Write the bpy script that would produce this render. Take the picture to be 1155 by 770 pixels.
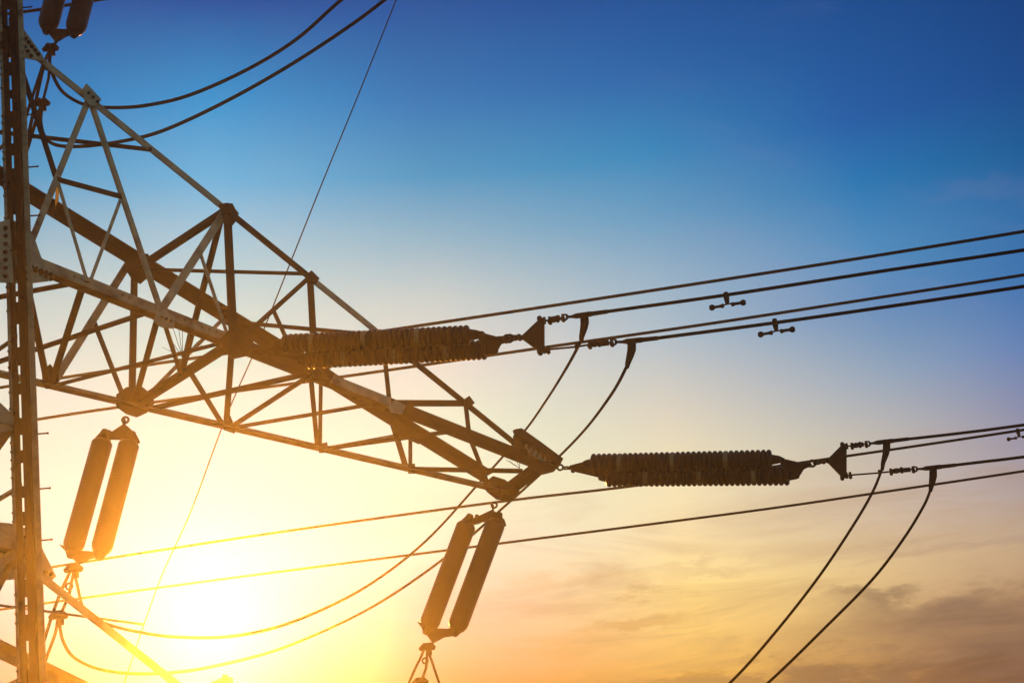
import bpy, bmesh, math, random
from mathutils import Vector, Matrix
random.seed(7)
D = bpy.data; SC = bpy.context.scene; COL = SC.collection
for o in list(D.objects): D.objects.remove(o)

# ------------------------------------------------------------------ camera
# "arm space": origin at the crossarm root on the tower axis, x along the arm,
# y across it, z up; one unit is S metres.  The camera stands on a knoll.
S = 1.4
CAM = Vector((-7.4679, -14.5551, -8.6046))
RT = Vector((0.70885958, -0.7013447, -0.075058))
UP = Vector((-0.2670973, -0.36539028, 0.89171126))
FW = Vector((0.65282243, 0.61205028, 0.44633768))
FPX = 2001.70
def W(P): return (Vector(P) - CAM) * S + Vector((0, 0, 1.7))
cam = D.cameras.new('camera'); co = D.objects.new('camera', cam); COL.objects.link(co)
m = Matrix((RT, UP, -FW)).transposed().to_4x4(); m.translation = W(CAM); co.matrix_world = m
cam.sensor_width = 36; cam.lens = 36 * FPX / 1155; cam.clip_start = .1; cam.clip_end = 5000
SC.camera = co

# ------------------------------------------------------------------ sun, sky, exposure
SUN = Vector((0.562085, 0.771277, 0.298652)).normalized()
sun_el = math.asin(SUN.z); sun_az = math.atan2(SUN.y, SUN.x)
sl = D.lights.new('sun', 'SUN'); sl.energy = 5.0; sl.angle = math.radians(.5); sl.color = (1, .37, .04)
so = D.objects.new('sun', sl); COL.objects.link(so)
so.rotation_euler = SUN.to_track_quat('Z', 'Y').to_euler(); so.location = (0, 0, 30)

wd = D.worlds.new('World'); SC.world = wd; wd.use_nodes = True
nt = wd.node_tree; nt.nodes.clear()
def N(t, **k):
    n = nt.nodes.new(t)
    for a, b in k.items(): setattr(n, a, b)
    return n
def lk(a, b): nt.links.new(a, b)
def mth(op, a, b=None, c=None, clamp=False):
    n = N('ShaderNodeMath', operation=op, use_clamp=clamp)
    for i, v in enumerate((a, b, c)):
        if v is None: continue
        if hasattr(v, 'is_linked'): lk(v, n.inputs[i])
        else: n.inputs[i].default_value = v
    return n.outputs[0]
def vmth(op, a, b=None):
    n = N('ShaderNodeVectorMath', operation=op)
    for i, v in enumerate((a, b)):
        if v is None: continue
        if hasattr(v, 'is_linked'): lk(v, n.inputs[i])
        else: n.inputs[i].default_value = v
    return n.outputs['Value'] if op in ('DOT_PRODUCT', 'LENGTH') else n.outputs[0]
def mix(f, a, b, bt='MIX'):
    n = N('ShaderNodeMix', data_type='RGBA', blend_type=bt)
    for s, v in ((n.inputs[0], f), (n.inputs[6], a), (n.inputs[7], b)):
        if hasattr(v, 'is_linked'): lk(v, s)
        else: s.default_value = v if isinstance(v, (int, float)) else (*v[:3], 1)
    return n.outputs[2]
def smooth(v, a, b):
    n = N('ShaderNodeMapRange', interpolation_type='SMOOTHSTEP'); lk(v, n.inputs[0])
    n.inputs[1].default_value = a; n.inputs[2].default_value = b
    return n.outputs[0]
tc = N('ShaderNodeTexCoord'); dv = vmth('NORMALIZE', tc.outputs['Generated'])
sep = N('ShaderNodeSeparateXYZ'); lk(dv, sep.inputs[0])
elev = mth('MULTIPLY', mth('ARCSINE', sep.outputs[2]), 180 / math.pi)
flat = N('ShaderNodeCombineXYZ'); lk(sep.outputs[0], flat.inputs[0]); lk(sep.outputs[1], flat.inputs[1])
fl = vmth('NORMALIZE', flat.outputs[0])
h = Vector((SUN.x, SUN.y, 0)).normalized()
azo = mth('MULTIPLY', mth('ARCCOSINE', mth('MINIMUM', vmth('DOT_PRODUCT', fl, h), .99999)), 180 / math.pi)
side = vmth('DOT_PRODUCT', fl, Vector((h.y, -h.x, 0)))          # >0 to the right of the sun
EK = [12.0, 15.0, 18.0, 20.0, 22.0, 24.0, 26.0, 28.0, 30.0, 32.0, 34.5, 38.0]; ZK = [0.0, 8.0, 16.0, 24.0, 32.0]
SKY = [
[(0.700,0.050,0.120),(0.700,0.050,0.200),(0.700,0.300,0.720),(0.700,0.600,0.869),(0.700,0.600,0.762),(0.700,0.642,0.705),(0.373,0.706,0.673),(0.401,0.645,0.657),(0.300,0.563,0.687),(0.091,0.433,0.715),(0.000,0.289,0.631),(0.000,0.056,0.302)],
[(0.600,0.090,0.020),(0.600,0.190,0.030),(0.600,0.480,0.420),(0.600,0.702,0.601),(0.600,0.803,0.643),(0.600,0.783,0.641),(0.650,0.679,0.632),(0.477,0.598,0.602),(0.220,0.449,0.587),(0.030,0.301,0.554),(0.000,0.178,0.475),(0.000,0.071,0.309)],
[(0.459,0.122,0.000),(0.846,0.446,0.074),(1.005,0.741,0.274),(0.924,0.769,0.450),(0.819,0.744,0.491),(0.635,0.619,0.539),(0.409,0.522,0.592),(0.271,0.444,0.582),(0.106,0.335,0.550),(0.011,0.247,0.512),(0.000,0.131,0.408),(0.000,0.062,0.280)],
[(0.510,0.141,0.000),(0.545,0.287,0.111),(0.669,0.473,0.263),(0.567,0.476,0.414),(0.466,0.447,0.443),(0.260,0.365,0.506),(0.087,0.262,0.505),(0.055,0.253,0.517),(0.000,0.179,0.453),(0.000,0.107,0.382),(0.000,0.086,0.313),(0.000,0.050,0.229)],
[(0.546,0.177,0.000),(0.433,0.214,0.091),(0.337,0.234,0.201),(0.178,0.157,0.295),(0.031,0.094,0.389),(0.000,0.107,0.445),(0.000,0.111,0.387),(0.000,0.104,0.328),(0.000,0.078,0.257),(0.000,0.058,0.237),(0.000,0.047,0.208),(0.000,0.034,0.174)],
]
et = mth('DIVIDE', mth('SUBTRACT', elev, 10), 30, clamp=True)
cols = []
for row in SKY:
    r = N('ShaderNodeValToRGB'); cr = r.color_ramp; cr.interpolation = 'B_SPLINE' if False else 'LINEAR'
    for i, (e, c) in enumerate(zip(EK, row)):
        p = (e - 10) / 30
        if i < 2: el_ = cr.elements[i]; el_.position = p
        else: el_ = cr.elements.new(p)
        el_.color = (*c, 1)
    lk(et, r.inputs[0]); cols.append(r.outputs[0])
cur = cols[0]
for j in range(1, 5):
    f = mth('DIVIDE', mth('SUBTRACT', azo, ZK[j - 1]), ZK[j] - ZK[j - 1], clamp=True)
    cur = mix(f, cur, cols[j])
BANKS = [(26.23, 15.34, 8.0, 2.5, -5, 0.74, (0.15, 0.09, 0.075)), (24.79, 16.34, 6.0, 1.3, -8, 0.45, (0.2, 0.12, 0.08)), (22.62, 17.24, 2.0, 0.5, -4, 0.5, (0.2, 0.12, 0.08)), (23.53, 14.25, 10, 1.1, -6, 0.6, (0.13, 0.065, 0.045)), (19.11, 14.87, 8, 0.8, -4, 0.45, (0.25, 0.14, 0.07)), (13.59, 17.29, 3.0, 0.55, -4, 0.45, (0.5, 0.24, 0.07)), (11.74, 16.62, 3.6, 0.7, -6, 0.35, (0.6, 0.32, 0.08)), (15.56, 18.78, 3.4, 0.4, 2, 0.3, (0.5, 0.33, 0.18)), (12.54, 18.65, 4, 0.4, -10, 0.28, (0.75, 0.46, 0.2)), (26.09, 18.48, 7, 0.5, -2, 0.25, (0.3, 0.2, 0.2)), (15.13, 15.41, 5, 0.5, -3, 0.4, (0.45, 0.22, 0.05)), (28.42, 28.59, 4, 0.6, -25, 0.12, (0.22, 0.22, 0.42))]
# clouds: a flat layer high above, so they foreshorten towards the horizon
plane = N('ShaderNodeVectorMath', operation='DIVIDE'); lk(dv, plane.inputs[0])
zz = N('ShaderNodeCombineXYZ'); zc = mth('ADD', mth('MAXIMUM', sep.outputs[2], 0.02), .04)
for i in range(3): lk(zc, zz.inputs[i])
lk(zz.outputs[0], plane.inputs[1])
def cloud(scale, rot, loc, detail, lo, hi, dist=0.6):
    mp = N('ShaderNodeMapping'); lk(plane.outputs[0], mp.inputs[0])
    mp.vector_type = 'TEXTURE'; mp.inputs['Scale'].default_value = [1 / v for v in scale]; mp.inputs['Rotation'].default_value = (0, 0, rot); mp.inputs['Location'].default_value = loc
    n = N('ShaderNodeTexNoise'); lk(mp.outputs[0], n.inputs['Vector']); n.inputs['Scale'].default_value = 1
    n.inputs['Detail'].default_value = detail; n.inputs['Roughness'].default_value = .58; n.inputs['Distortion'].default_value = dist
    return smooth(n.outputs['Fac'], lo, hi)
sdaz = mth('MULTIPLY', mth('SIGN', side), azo)
def warp(scale, rot, loc):
    mp = N('ShaderNodeMapping'); lk(plane.outputs[0], mp.inputs[0]); mp.inputs['Scale'].default_value = scale
    mp.inputs['Rotation'].default_value = (0, 0, rot); mp.inputs['Location'].default_value = loc
    n = N('ShaderNodeTexNoise'); lk(mp.outputs[0], n.inputs['Vector']); n.inputs['Scale'].default_value = 1; n.inputs['Detail'].default_value = 8; n.inputs['Roughness'].default_value = .62
    return mth('SUBTRACT', n.outputs['Fac'], .5)
wa, wb = warp((3, 3, 1), .3, (0, 0, 0)), warp((5, 5, 1), .3, (7, 3, 0))
LN = math.sin(math.radians(-8))
def bank(a0, e0, ra, re, tilt, wx=9, wy=5):
    """soft cloud bank centred a0 degrees right of the sun, e0 degrees up"""
    x = mth('ADD', mth('SUBTRACT', sdaz, a0), mth('MULTIPLY', wa, wx)); y = mth('ADD', mth('SUBTRACT', elev, e0), mth('MULTIPLY', wb, wy))
    c_, s_ = math.cos(math.radians(tilt)), math.sin(math.radians(tilt))
    u = mth('DIVIDE', mth('ADD', mth('MULTIPLY', x, c_), mth('MULTIPLY', y, s_)), ra)
    v = mth('DIVIDE', mth('SUBTRACT', mth('MULTIPLY', y, c_), mth('MULTIPLY', x, s_)), re)
    d = mth('SQRT', mth('ADD', mth('MULTIPLY', u, u), mth('MULTIPLY', v, v)))
    return mth('SUBTRACT', 1, smooth(d, .15, 1))
TAN = math.radians(-50)
streak = cloud((2.6, 5, 1), TAN, (2.3, .4, 0), 8, .40, .64, .9)
for a0, e0, ra, re, tilt, amt, colr in BANKS:
    f_ = mth('MULTIPLY', bank(a0, e0, ra, re, tilt), mth('ADD', .82, mth('MULTIPLY', streak, .18)))
    cur = mix(mth('MULTIPLY', f_, amt), cur, colr)
veil = mth('MULTIPLY', cloud((2.0, 4.6, 1), TAN, (5.3, 1.4, 0), 9, .42, .70, 1.2), mth('MULTIPLY', mth('SUBTRACT', 1, smooth(elev, 19, 23)), smooth(sdaz, 3, 12)))
cur = mix(mth('MULTIPLY', veil, .42), cur, (.42, .24, .12))
high = mth('MULTIPLY', cloud((1.5, 4.4, 1), TAN + .5, (0, 0, 2), 8, .50, .74), mth('MULTIPLY', smooth(elev, 24, 27), smooth(sdaz, 14, 26)))
cur = mix(mth('MULTIPLY', high, .28), cur, (.30, .28, .50))
# daylight sky over the rest of the dome, dusk gradient round the sun
nish = N('ShaderNodeTexSky', sky_type='NISHITA', sun_disc=False)
nish.sun_elevation = sun_el; nish.sun_rotation = math.pi / 2 - sun_az
bgN = N('ShaderNodeBackground'); lk(nish.outputs[0], bgN.inputs[0]); bgN.inputs[1].default_value = .12
cur = mix(mth('SUBTRACT', 1, smooth(elev, -1, 3)), cur, (.03, .022, .015))
bgD = N('ShaderNodeBackground'); lk(cur, bgD.inputs[0]); bgD.inputs[1].default_value = 1
fac = mth('MAXIMUM', smooth(azo, 34, 62), smooth(elev, 40, 58))
ms = N('ShaderNodeMixShader'); lk(fac, ms.inputs[0]); lk(bgD.outputs[0], ms.inputs[1]); lk(bgN.outputs[0], ms.inputs[2])
wo = N('ShaderNodeOutputWorld'); lk(ms.outputs[0], wo.inputs[0])
SC.view_settings.view_transform = 'Standard'; SC.view_settings.look = 'None'
SC.view_settings.exposure = 0; SC.view_settings.gamma = 1; SC.view_settings.use_curve_mapping = False
SC.render.engine = 'CYCLES'; SC.cycles.volume_bounces = 0; SC.cycles.volume_max_steps = 64

# ------------------------------------------------------------------ materials
def mat(name, base, rough=.6, metal=0.0, var=.25, nscale=6, dirt=None, bump=.15, spec=.5):
    mt = D.materials.new(name); mt.use_nodes = True; t = mt.node_tree; b = t.nodes['Principled BSDF']
    b.inputs['Metallic'].default_value = metal; b.inputs['Specular IOR Level'].default_value = spec
    tcn = t.nodes.new('ShaderNodeTexCoord'); n = t.nodes.new('ShaderNodeTexNoise')
    t.links.new(tcn.outputs['Object'], n.inputs['Vector']); n.inputs['Scale'].default_value = nscale; n.inputs['Detail'].default_value = 8
    r = t.nodes.new('ShaderNodeValToRGB'); t.links.new(n.outputs['Fac'], r.inputs[0])
    r.color_ramp.elements[0].position = .3; r.color_ramp.elements[1].position = .7
    r.color_ramp.elements[0].color = (*[c * (1 - var) for c in base], 1); r.color_ramp.elements[1].color = (*[min(1, c * (1 + var)) for c in base], 1)
    out = r.outputs[0]
    if dirt:
        n2 = t.nodes.new('ShaderNodeTexNoise'); t.links.new(tcn.outputs['Object'], n2.inputs['Vector']); n2.inputs['Scale'].default_value = nscale * .45; n2.inputs['Detail'].default_value = 10
        r2 = t.nodes.new('ShaderNodeValToRGB'); t.links.new(n2.outputs['Fac'], r2.inputs[0])
        r2.color_ramp.elements[0].position = .5; r2.color_ramp.elements[1].position = .68
        mx = t.nodes.new('ShaderNodeMix'); mx.data_type = 'RGBA'; t.links.new(r2.outputs[0], mx.inputs[0]); t.links.new(out, mx.inputs[6]); mx.inputs[7].default_value = (*dirt, 1); out = mx.outputs[2]
    t.links.new(out, b.inputs['Base Color'])
    rr = t.nodes.new('ShaderNodeMapRange'); t.links.new(n.outputs['Fac'], rr.inputs[0]); rr.inputs[3].default_value = rough - .12; rr.inputs[4].default_value = rough + .12
    t.links.new(rr.outputs[0], b.inputs['Roughness'])
    bp = t.nodes.new('ShaderNodeBump'); bp.inputs['Strength'].default_value = bump; bp.inputs['Distance'].default_value = .01
    t.links.new(n.outputs['Fac'], bp.inputs['Height']); t.links.new(bp.outputs[0], b.inputs['Normal'])
    return mt
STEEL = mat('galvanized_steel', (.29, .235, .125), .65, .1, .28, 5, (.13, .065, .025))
DARKSTEEL = mat('shaded_rusty_steel', (.032, .010, .003), .85, 0, .3, 5, (.05, .016, .004), .15, .12)  # shaded copy of the tower steel, shade put into the colour; also rusty bolts
PORC = mat('brown_porcelain', (.022, .007, .003), .4, 0, .2, 9, None, .05, .15)
CAP = mat('pale_metal_cap', (.22, .15, .06), .6, .2, .3, 20)
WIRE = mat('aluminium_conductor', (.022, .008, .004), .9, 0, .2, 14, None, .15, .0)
GRASS = mat('dry_grass', (.06, .06, .03), .95, 0, .35, .6, (.08, .06, .035), .6)
CONC = mat('concrete', (.3, .28, .25), .9, 0, .15, 3)

# ------------------------------------------------------------------ mesh helpers (arm space in, metres out)
class MB:
    def __init__(s): s.v = []; s.f = []
    def add(s, vs, fs):
        o = len(s.v); s.v += [Vector(p) for p in vs]; s.f += [tuple(i + o for i in f) for f in fs]; return s
    def bar(s, P, Q, a, b, wa, wb, oa=0.0, ob=0.0):
        """box along P-Q, wa wide along a and wb along b, centred at offset (oa, ob)"""
        vs = []
        for X in (P, Q):
            for i, j in ((-1, -1), (1, -1), (1, 1), (-1, 1)):
                vs.append(Vector(X) + a * (oa + i * wa / 2) + b * (ob + j * wb / 2))
        return s.add(vs, [(0, 3, 2, 1), (4, 5, 6, 7), (0, 1, 5, 4), (1, 2, 6, 5), (2, 3, 7, 6), (3, 0, 4, 7)])
    def angle(s, P, Q, a, b, wa, wb, t=.012):
        """L section: heel on the P-Q line, one leg along a, the other along b"""
        P = Vector(P); Q = Vector(Q); d = (Q - P).normalized()
        a = (a - d * a.dot(d)).normalized(); b = (b - d * b.dot(d) ); b = (b - a * b.dot(a)).normalized()
        pr = ((0, 0), (wa, 0), (wa, t), (t, t), (t, wb), (0, wb))
        vs = [X + a * i + b * j for X in (P, Q) for i, j in pr]
        fs = [(0, 1, 2, 3), (0, 3, 4, 5), (6, 9, 8, 7), (6, 11, 10, 9)] + [(i, (i + 1) % 6, (i + 1) % 6 + 6, i + 6) for i in range(6)]
        return s.add(vs, fs)
    def tube(s, pts, r, n=8):
        pts = [Vector(p) for p in pts]; rs = r if isinstance(r, (list, tuple)) else [r] * len(pts)
        vs = []; fs = []; ref = None
        for i, p in enumerate(pts):
            d = (pts[min(i + 1, len(pts) - 1)] - pts[max(i - 1, 0)]).normalized()
            if ref is None: ref = d.orthogonal().normalized()
            ref = (ref - d * ref.dot(d)).normalized(); q = d.cross(ref)
            for k in range(n):
                t = 2 * math.pi * k / n; vs.append(p + (ref * math.cos(t) + q * math.sin(t)) * rs[i])
        for i in range(len(pts) - 1):
            for k in range(n): fs.append((i * n + k, i * n + (k + 1) % n, (i + 1) * n + (k + 1) % n, (i + 1) * n + k))
        fs.append(tuple(range(n - 1, -1, -1))); fs.append(tuple((len(pts) - 1) * n + k for k in range(n)))
        return s.add(vs, fs)
    def lathe(s, P, Q, prof, n=18):
        P = Vector(P); Q = Vector(Q); d = Q - P; a = d.normalized().orthogonal().normalized(); b = d.normalized().cross(a)
        vs = []; fs = []
        for t, r in prof:
            for k in range(n):
                u = 2 * math.pi * k / n; vs.append(P + d * t + (a * math.cos(u) + b * math.sin(u)) * r)
        for i in range(len(prof) - 1):
            for k in range(n): fs.append((i * n + k, i * n + (k + 1) % n, (i + 1) * n + (k + 1) % n, (i + 1) * n + k))
        fs.append(tuple(range(n - 1, -1, -1))); fs.append(tuple((len(prof) - 1) * n + k for k in range(n)))
        return s.add(vs, fs)
    def ball(s, c, r, n=8): 
        prof = [((1 - math.cos(math.pi * i / 6)) / 2, max(r * math.sin(math.pi * i / 6), r * .05)) for i in range(7)]
        c = Vector(c); return s.lathe(c - Vector((0, 0, r)), c + Vector((0, 0, r)), prof, n)
    def plate(s, poly, nrm, t=.012, off=0.0):
        k = len(poly); nrm = nrm.normalized(); poly = [Vector(p) + nrm * off for p in poly]
        vs = [p - nrm * t / 2 for p in poly] + [p + nrm * t / 2 for p in poly]
        return s.add(vs, [tuple(range(k - 1, -1, -1)), tuple(range(k, 2 * k))] + [(i, (i + 1) % k, (i + 1) % k + k, i + k) for i in range(k)])
    def bolt(s, c, nrm, r=.016, hgt=.02):
        nrm = nrm.normalized(); return s.lathe(Vector(c) - nrm * hgt, Vector(c) + nrm * hgt, [(0, r), (1, r)], 6)
    def ring(s, c, nrm, R, r, n=14):
        nrm = nrm.normalized(); a = nrm.orthogonal().normalized(); b = nrm.cross(a)
        pts = [Vector(c) + (a * math.cos(2 * math.pi * i / n) + b * math.sin(2 * math.pi * i / n)) * R for i in range(n + 1)]
        return s.tube(pts, r, 6)
    def build(s, name, mt, parent=None, smooth=False, kind=None):
        base = parent.matrix_world.translation if parent else Vector()
        if parent:
            p = parent; base = Vector()
            while p: base = base + p.location; p = p.parent
        me = D.meshes.new(name); me.from_pydata([W(v) - base for v in s.v], [], s.f); me.update()
        bm = bmesh.new(); bm.from_mesh(me); bmesh.ops.recalc_face_normals(bm, faces=bm.faces); bm.to_mesh(me); bm.free()
        me.materials.append(mt)
        if getattr(s, 'split', None) is not None:          # bolt heads are rustier than the plate they sit on
            me.materials.append(DARKSTEEL)
            for p in me.polygons: p.material_index = 1 if p.index >= s.split else 0
        if smooth:
            for p in me.polygons: p.use_smooth = len(p.vertices) == 4
        o = D.objects.new(name, me); COL.objects.link(o)
        if parent: o.parent = parent
        if kind: o['kind'] = kind
        return o
def tag(o, label=None, cat=None, group=None, kind=None):
    if label: o['label'] = label
    if cat: o['category'] = cat
    if group: o['group'] = group
    if kind: o['kind'] = kind
    return o
def thing(name, P, label, cat, group=None):
    o = D.objects.new(name, None); COL.objects.link(o); o.location = W(P); o.empty_display_size = .3
    return tag(o, label, cat, group)
def single(mb, name, P, mt, label, cat, group=None, smooth=False):
    """a thing that is one mesh, its origin at P"""
    e = type('x', (), {})
    me = D.meshes.new(name); b = W(P); me.from_pydata([W(v) - b for v in mb.v], [], mb.f); me.update()
    bm = bmesh.new(); bm.from_mesh(me); bmesh.ops.recalc_face_normals(bm, faces=bm.faces); bm.to_mesh(me); bm.free()
    me.materials.append(mt)
    if smooth:
        for p in me.polygons: p.use_smooth = len(p.vertices) == 4
    o = D.objects.new(name, me); COL.objects.link(o); o.location = b
    return tag(o, label, cat, group)

def ray(x, y): return FW * FPX + RT * (x - 577.5) + UP * (385 - y)
def onz(x, y, z):
    d = ray(x, y); return CAM + d * ((z - CAM.z) / d.z)
def onpl(x, y, P0, n):
    d = ray(x, y); return CAM + d * ((Vector(P0) - CAM).dot(n) / d.dot(n))
def dist(P): return (Vector(P) - CAM).dot(FW)
def px(P, w): return w * dist(P) / FPX          # picture width -> arm units at P
def scrx(P):
    d = Vector(P) - CAM; return 577.5 + FPX * d.dot(RT) / d.dot(FW)
Z = Vector((0, 0, 1)); X = Vector((1, 0, 0)); Y = Vector((0, 1, 0))
FH = Vector((FW.x, FW.y, 0)).normalized()

# ------------------------------------------------------------------ ground
mb = MB(); n = 56; RG = 22.0
gx, gy = CAM.x + 8, CAM.y + 8.5
def gz(x, y):
    d = math.hypot(x - CAM.x, y - CAM.y)
    return CAM.z - 1.7 / S - 6.5 * (1 - math.exp(-(d / 9) ** 2)) + .25 * math.sin(x * .5) * math.cos(y * .4)
vs = [(gx + RG * (2 * i / n - 1), gy + RG * (2 * j / n - 1), 0) for j in range(n + 1) for i in range(n + 1)]
vs = [(x, y, gz(x, y)) for x, y, _ in vs]
mb.add(vs, [(j * (n + 1) + i, j * (n + 1) + i + 1, (j + 1) * (n + 1) + i + 1, (j + 1) * (n + 1) + i) for j in range(n) for i in range(n)])
g = mb.build('ground', GRASS, None, True, 'structure')

# ------------------------------------------------------------------ the tower
GZ = -17.2
tower = thing('lattice_tower', (-1.2, 0, GZ), 'steel lattice tower with its leg at the left edge and a tapering crossarm', 'pylon')
# leg line fitted on the picture, in a plane leaning towards the tower axis
nA = (X + Z * .05).normalized()
LA0 = onpl(13, 60, (0, 0, 0), nA); LA1 = onpl(34, 740, (0, 0, 0), nA)
ldir = (LA0 - LA1).normalized()
def legA(z): return LA0 + ldir * ((z - LA0.z) / ldir.z)
ZT = 7.6
def mir(P, sx, sy):
    P = Vector(P); cx = -1.3
    return Vector((2 * cx - P.x if sx else P.x, -P.y if sy else P.y, P.z))
# built-up leg: two narrow plates facing out with a slot between, angles behind
a = FH.cross(Z).normalized()          # to the right as one looks at the leg
b = FH
def built_leg(sx, sy):
    leg = MB(); dk = MB(); P = legA(GZ); Q = legA(ZT)
    A_, B_ = (Vector(v) for v in (a, b))
    def T(v): return Vector((-v.x if sx else v.x, -v.y if sy else v.y, v.z))
    A_, B_ = T(a), T(b); P, Q = mir(P, sx, sy), mir(Q, sx, sy)
    for s_ in (-1, 1):
        dk.bar(P, Q, A_, B_, .050, .014, s_ * .036, -.07)
        dk.bar(P, Q, A_, B_, .014, .10, s_ * .062, -.02)
        leg.bar(P, Q, A_, B_, .060, .014, s_ * .094, .03)
    # battens across the slot
    z = -8.6; k = 0; L = (Q - P).normalized()
    zz_ = GZ
    while zz_ < ZT:
        d1 = random.uniform(.10, .26); p = P + L * ((zz_ - P.z) / L.z); q = P + L * ((zz_ + d1 - P.z) / L.z)
        dk.bar(p, q, A_, B_, .105, .012, 0, -.05); zz_ += d1 + random.uniform(.12, .26)
    return leg, dk
def leg_pair(t_):
    lo_ = t_[1].build('leg', DARKSTEEL, tower); t_[0].build('leg_flange', STEEL, lo_); return lo_  # plates and flanges are one steel; the plates' shade is in their colour
MBX, DKX = built_leg(0, 0)
for sx, sy in ((1, 0), (0, 1), (1, 1)): leg_pair(built_leg(sx, sy))
# rows of bolt heads up the near leg's outer angles
bl = MBX
zz_ = -9.5
while zz_ < 3.6:
    c = legA(zz_)
    for s_ in (-1, 1):
        if random.random() < .55: bl.bolt(c + a * s_ * .115 + b * .018, b, .014, .012)
    if random.random() < .4: DKX.bolt(c + a * random.choice((-1, 1)) * .045 - b * .078, b, .012, .014)
    zz_ += .085
leg_o = leg_pair((MBX, DKX))
for yy in (8, 129, 188, 243, 489, 551, 609):
    lo, hi = -10, 5
    # height of the leg at that picture row
    for _ in range(40):
        md = (lo + hi) / 2; Pm = legA(md) - CAM; v = 385 - FPX * Pm.dot(UP) / Pm.dot(FW)
        if v > yy: lo = md
        else: hi = md
    c = legA(lo) + b * .03
    sb = MB(); e = c + a * .215
    sb.tube([c + a * .11, e], .0075, 8); sb.bolt(e, a, .011, .006)
    sb.build('step_bolt', DARKSTEEL, tower)

LOWER = -5.3
# crossarm chords: lines on the picture, each laid in its own plane of the arm
class Line:
    def __init__(s, A, B): s.A = A; s.B = B
    def at(s, x):
        lo, hi = -.6, 1.3
        for _ in range(40):
            md = (lo + hi) / 2
            if scrx(s.A.lerp(s.B, md)) < x: lo = md
            else: hi = md
        return s.A.lerp(s.B, lo)
yz = Vector((0, 0, 0))
CH = {'L1': Line(onz(20, 288, 0), onz(612, 522, 0)), 'L2': Line(onz(0, 422, 0), onz(565, 553, 0))}
def vpl(p, q):
    d = Vector(q) - Vector(p); return Vector((d.y, -d.x, 0)).normalized()
n1 = vpl((0, -1.025, 0), (8, -.5, 0)); n2 = vpl((0, 1.025, 0), (8, .42, 0))
CH['U1'] = Line(onpl(22, 46.7, (0, -1.025, 0), n1), onpl(606, 519, (0, -1.025, 0), n1))
CH['U2'] = Line(onpl(28, 223, (0, 1.025, 0), n2), onpl(545, 541, (0, 1.025, 0), n2))
def nd(c, x): return CH[c].at(x)
T1 = onz(612, 522, 0); T2 = onz(567, 555, 0)
def chord(ch, x0, x1, va, vb, wa, wb, t=.014, dz=0, mt=None):
    m_ = MB(); o = Vector((0, 0, dz)); m_.angle(nd(ch, x0) + o, nd(ch, x1) + o, va, vb, wa, wb, t)
    return m_
SHIFT = {}
def arm(dz, detail):
    o = Vector((0, 0, dz))
    if detail:
        # L1: outer vertical face to the camera, horizontal leg inward
        dn = Vector((0, 0, -.055))
        for (c, x0, x1, va, vb, wa, wb, off, mt_) in (  # one steel throughout; dark runs have their shade painted in
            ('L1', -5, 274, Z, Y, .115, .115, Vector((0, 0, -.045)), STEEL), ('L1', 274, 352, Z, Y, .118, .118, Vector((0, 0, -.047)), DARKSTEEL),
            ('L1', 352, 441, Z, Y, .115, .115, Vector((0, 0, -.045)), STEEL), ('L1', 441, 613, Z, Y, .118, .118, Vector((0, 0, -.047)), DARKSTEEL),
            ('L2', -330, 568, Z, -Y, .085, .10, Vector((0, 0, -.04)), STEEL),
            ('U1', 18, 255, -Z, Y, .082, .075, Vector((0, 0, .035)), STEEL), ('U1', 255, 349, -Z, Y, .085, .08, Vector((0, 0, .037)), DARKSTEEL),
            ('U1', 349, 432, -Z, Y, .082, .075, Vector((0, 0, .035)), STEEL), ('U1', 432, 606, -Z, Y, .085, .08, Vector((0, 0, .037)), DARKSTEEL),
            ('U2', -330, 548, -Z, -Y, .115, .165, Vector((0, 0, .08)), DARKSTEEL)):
            m_ = MB(); m_.angle(nd(c, x0) + off, nd(c, x1) + off, va, vb, wa, wb, .016)
            if c == 'U2':
                for x in range(166, 250, 6): m_.bolt(nd('U2', x) + Vector((0, 0, .10)), Z, .014, .035)
            if c == 'L1' and x0 < 0:
                for x in (84, 92, 100, 138, 146, 200, 208, 216, 228, 236, 244, 250): m_.bolt(nd('L1', x) + Vector((0, 0, .02)) - Y * .01, Y, .014, .02)
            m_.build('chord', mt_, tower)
    else:
        for (c, x0, x1, va, vb, wa, wb, off) in (
            ('L1', -5, 613, Z, Y, .115, .115, Vector((0, 0, -.045))), ('L2', -330, 568, Z, -Y, .085, .10, Vector((0, 0, -.04))),
            ('U1', 18, 606, -Z, Y, .078, .075, Vector((0, 0, .035))), ('U2', -330, 548, -Z, -Y, .115, .165, Vector((0, 0, .08)))):
            p_, q_ = nd(c, x0) + o, nd(c, x1) + o
            if c == 'U1':                                # this chord rakes down more steeply than the one above
                p_ = onpl(36, 640, (0, -1.025, 0), n1); q_ = p_ + (onpl(200, 770, (0, -1.025, 0), n1) - p_) * 2.9
            m_ = MB(); m_.angle(p_ + off, q_ + off, va, vb, wa, wb, .016); m_.build('chord', STEEL, tower)
arm(0, True); arm(LOWER, False)
UPPER = 5.95; uo = Vector((0, 0, UPPER))
for (c, x1, va, vb, wa_, wb_, t2) in (('L1', 262, Z, Y, .115, .115, None), ('L2', 150, Z, -Y, .085, .10, None)):
    m_ = MB(); m_.angle(nd(c, -5 if c == 'L1' else -330) + uo, nd(c, x1) + uo, va, vb, wa_, wb_, .016); m_.build('chord', STEEL, tower)
for (c, x0, l, x1, vb) in (('U1', 18, 'L1', 262, Y), ('U2', -330, 'L2', 150, -Y)):
    m_ = MB(); m_.angle(nd(c, x0) + uo - Z * 1.15, nd(l, x1) + uo, -Z, vb, .09, .09, .014); m_.build('chord', STEEL, tower)
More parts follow.
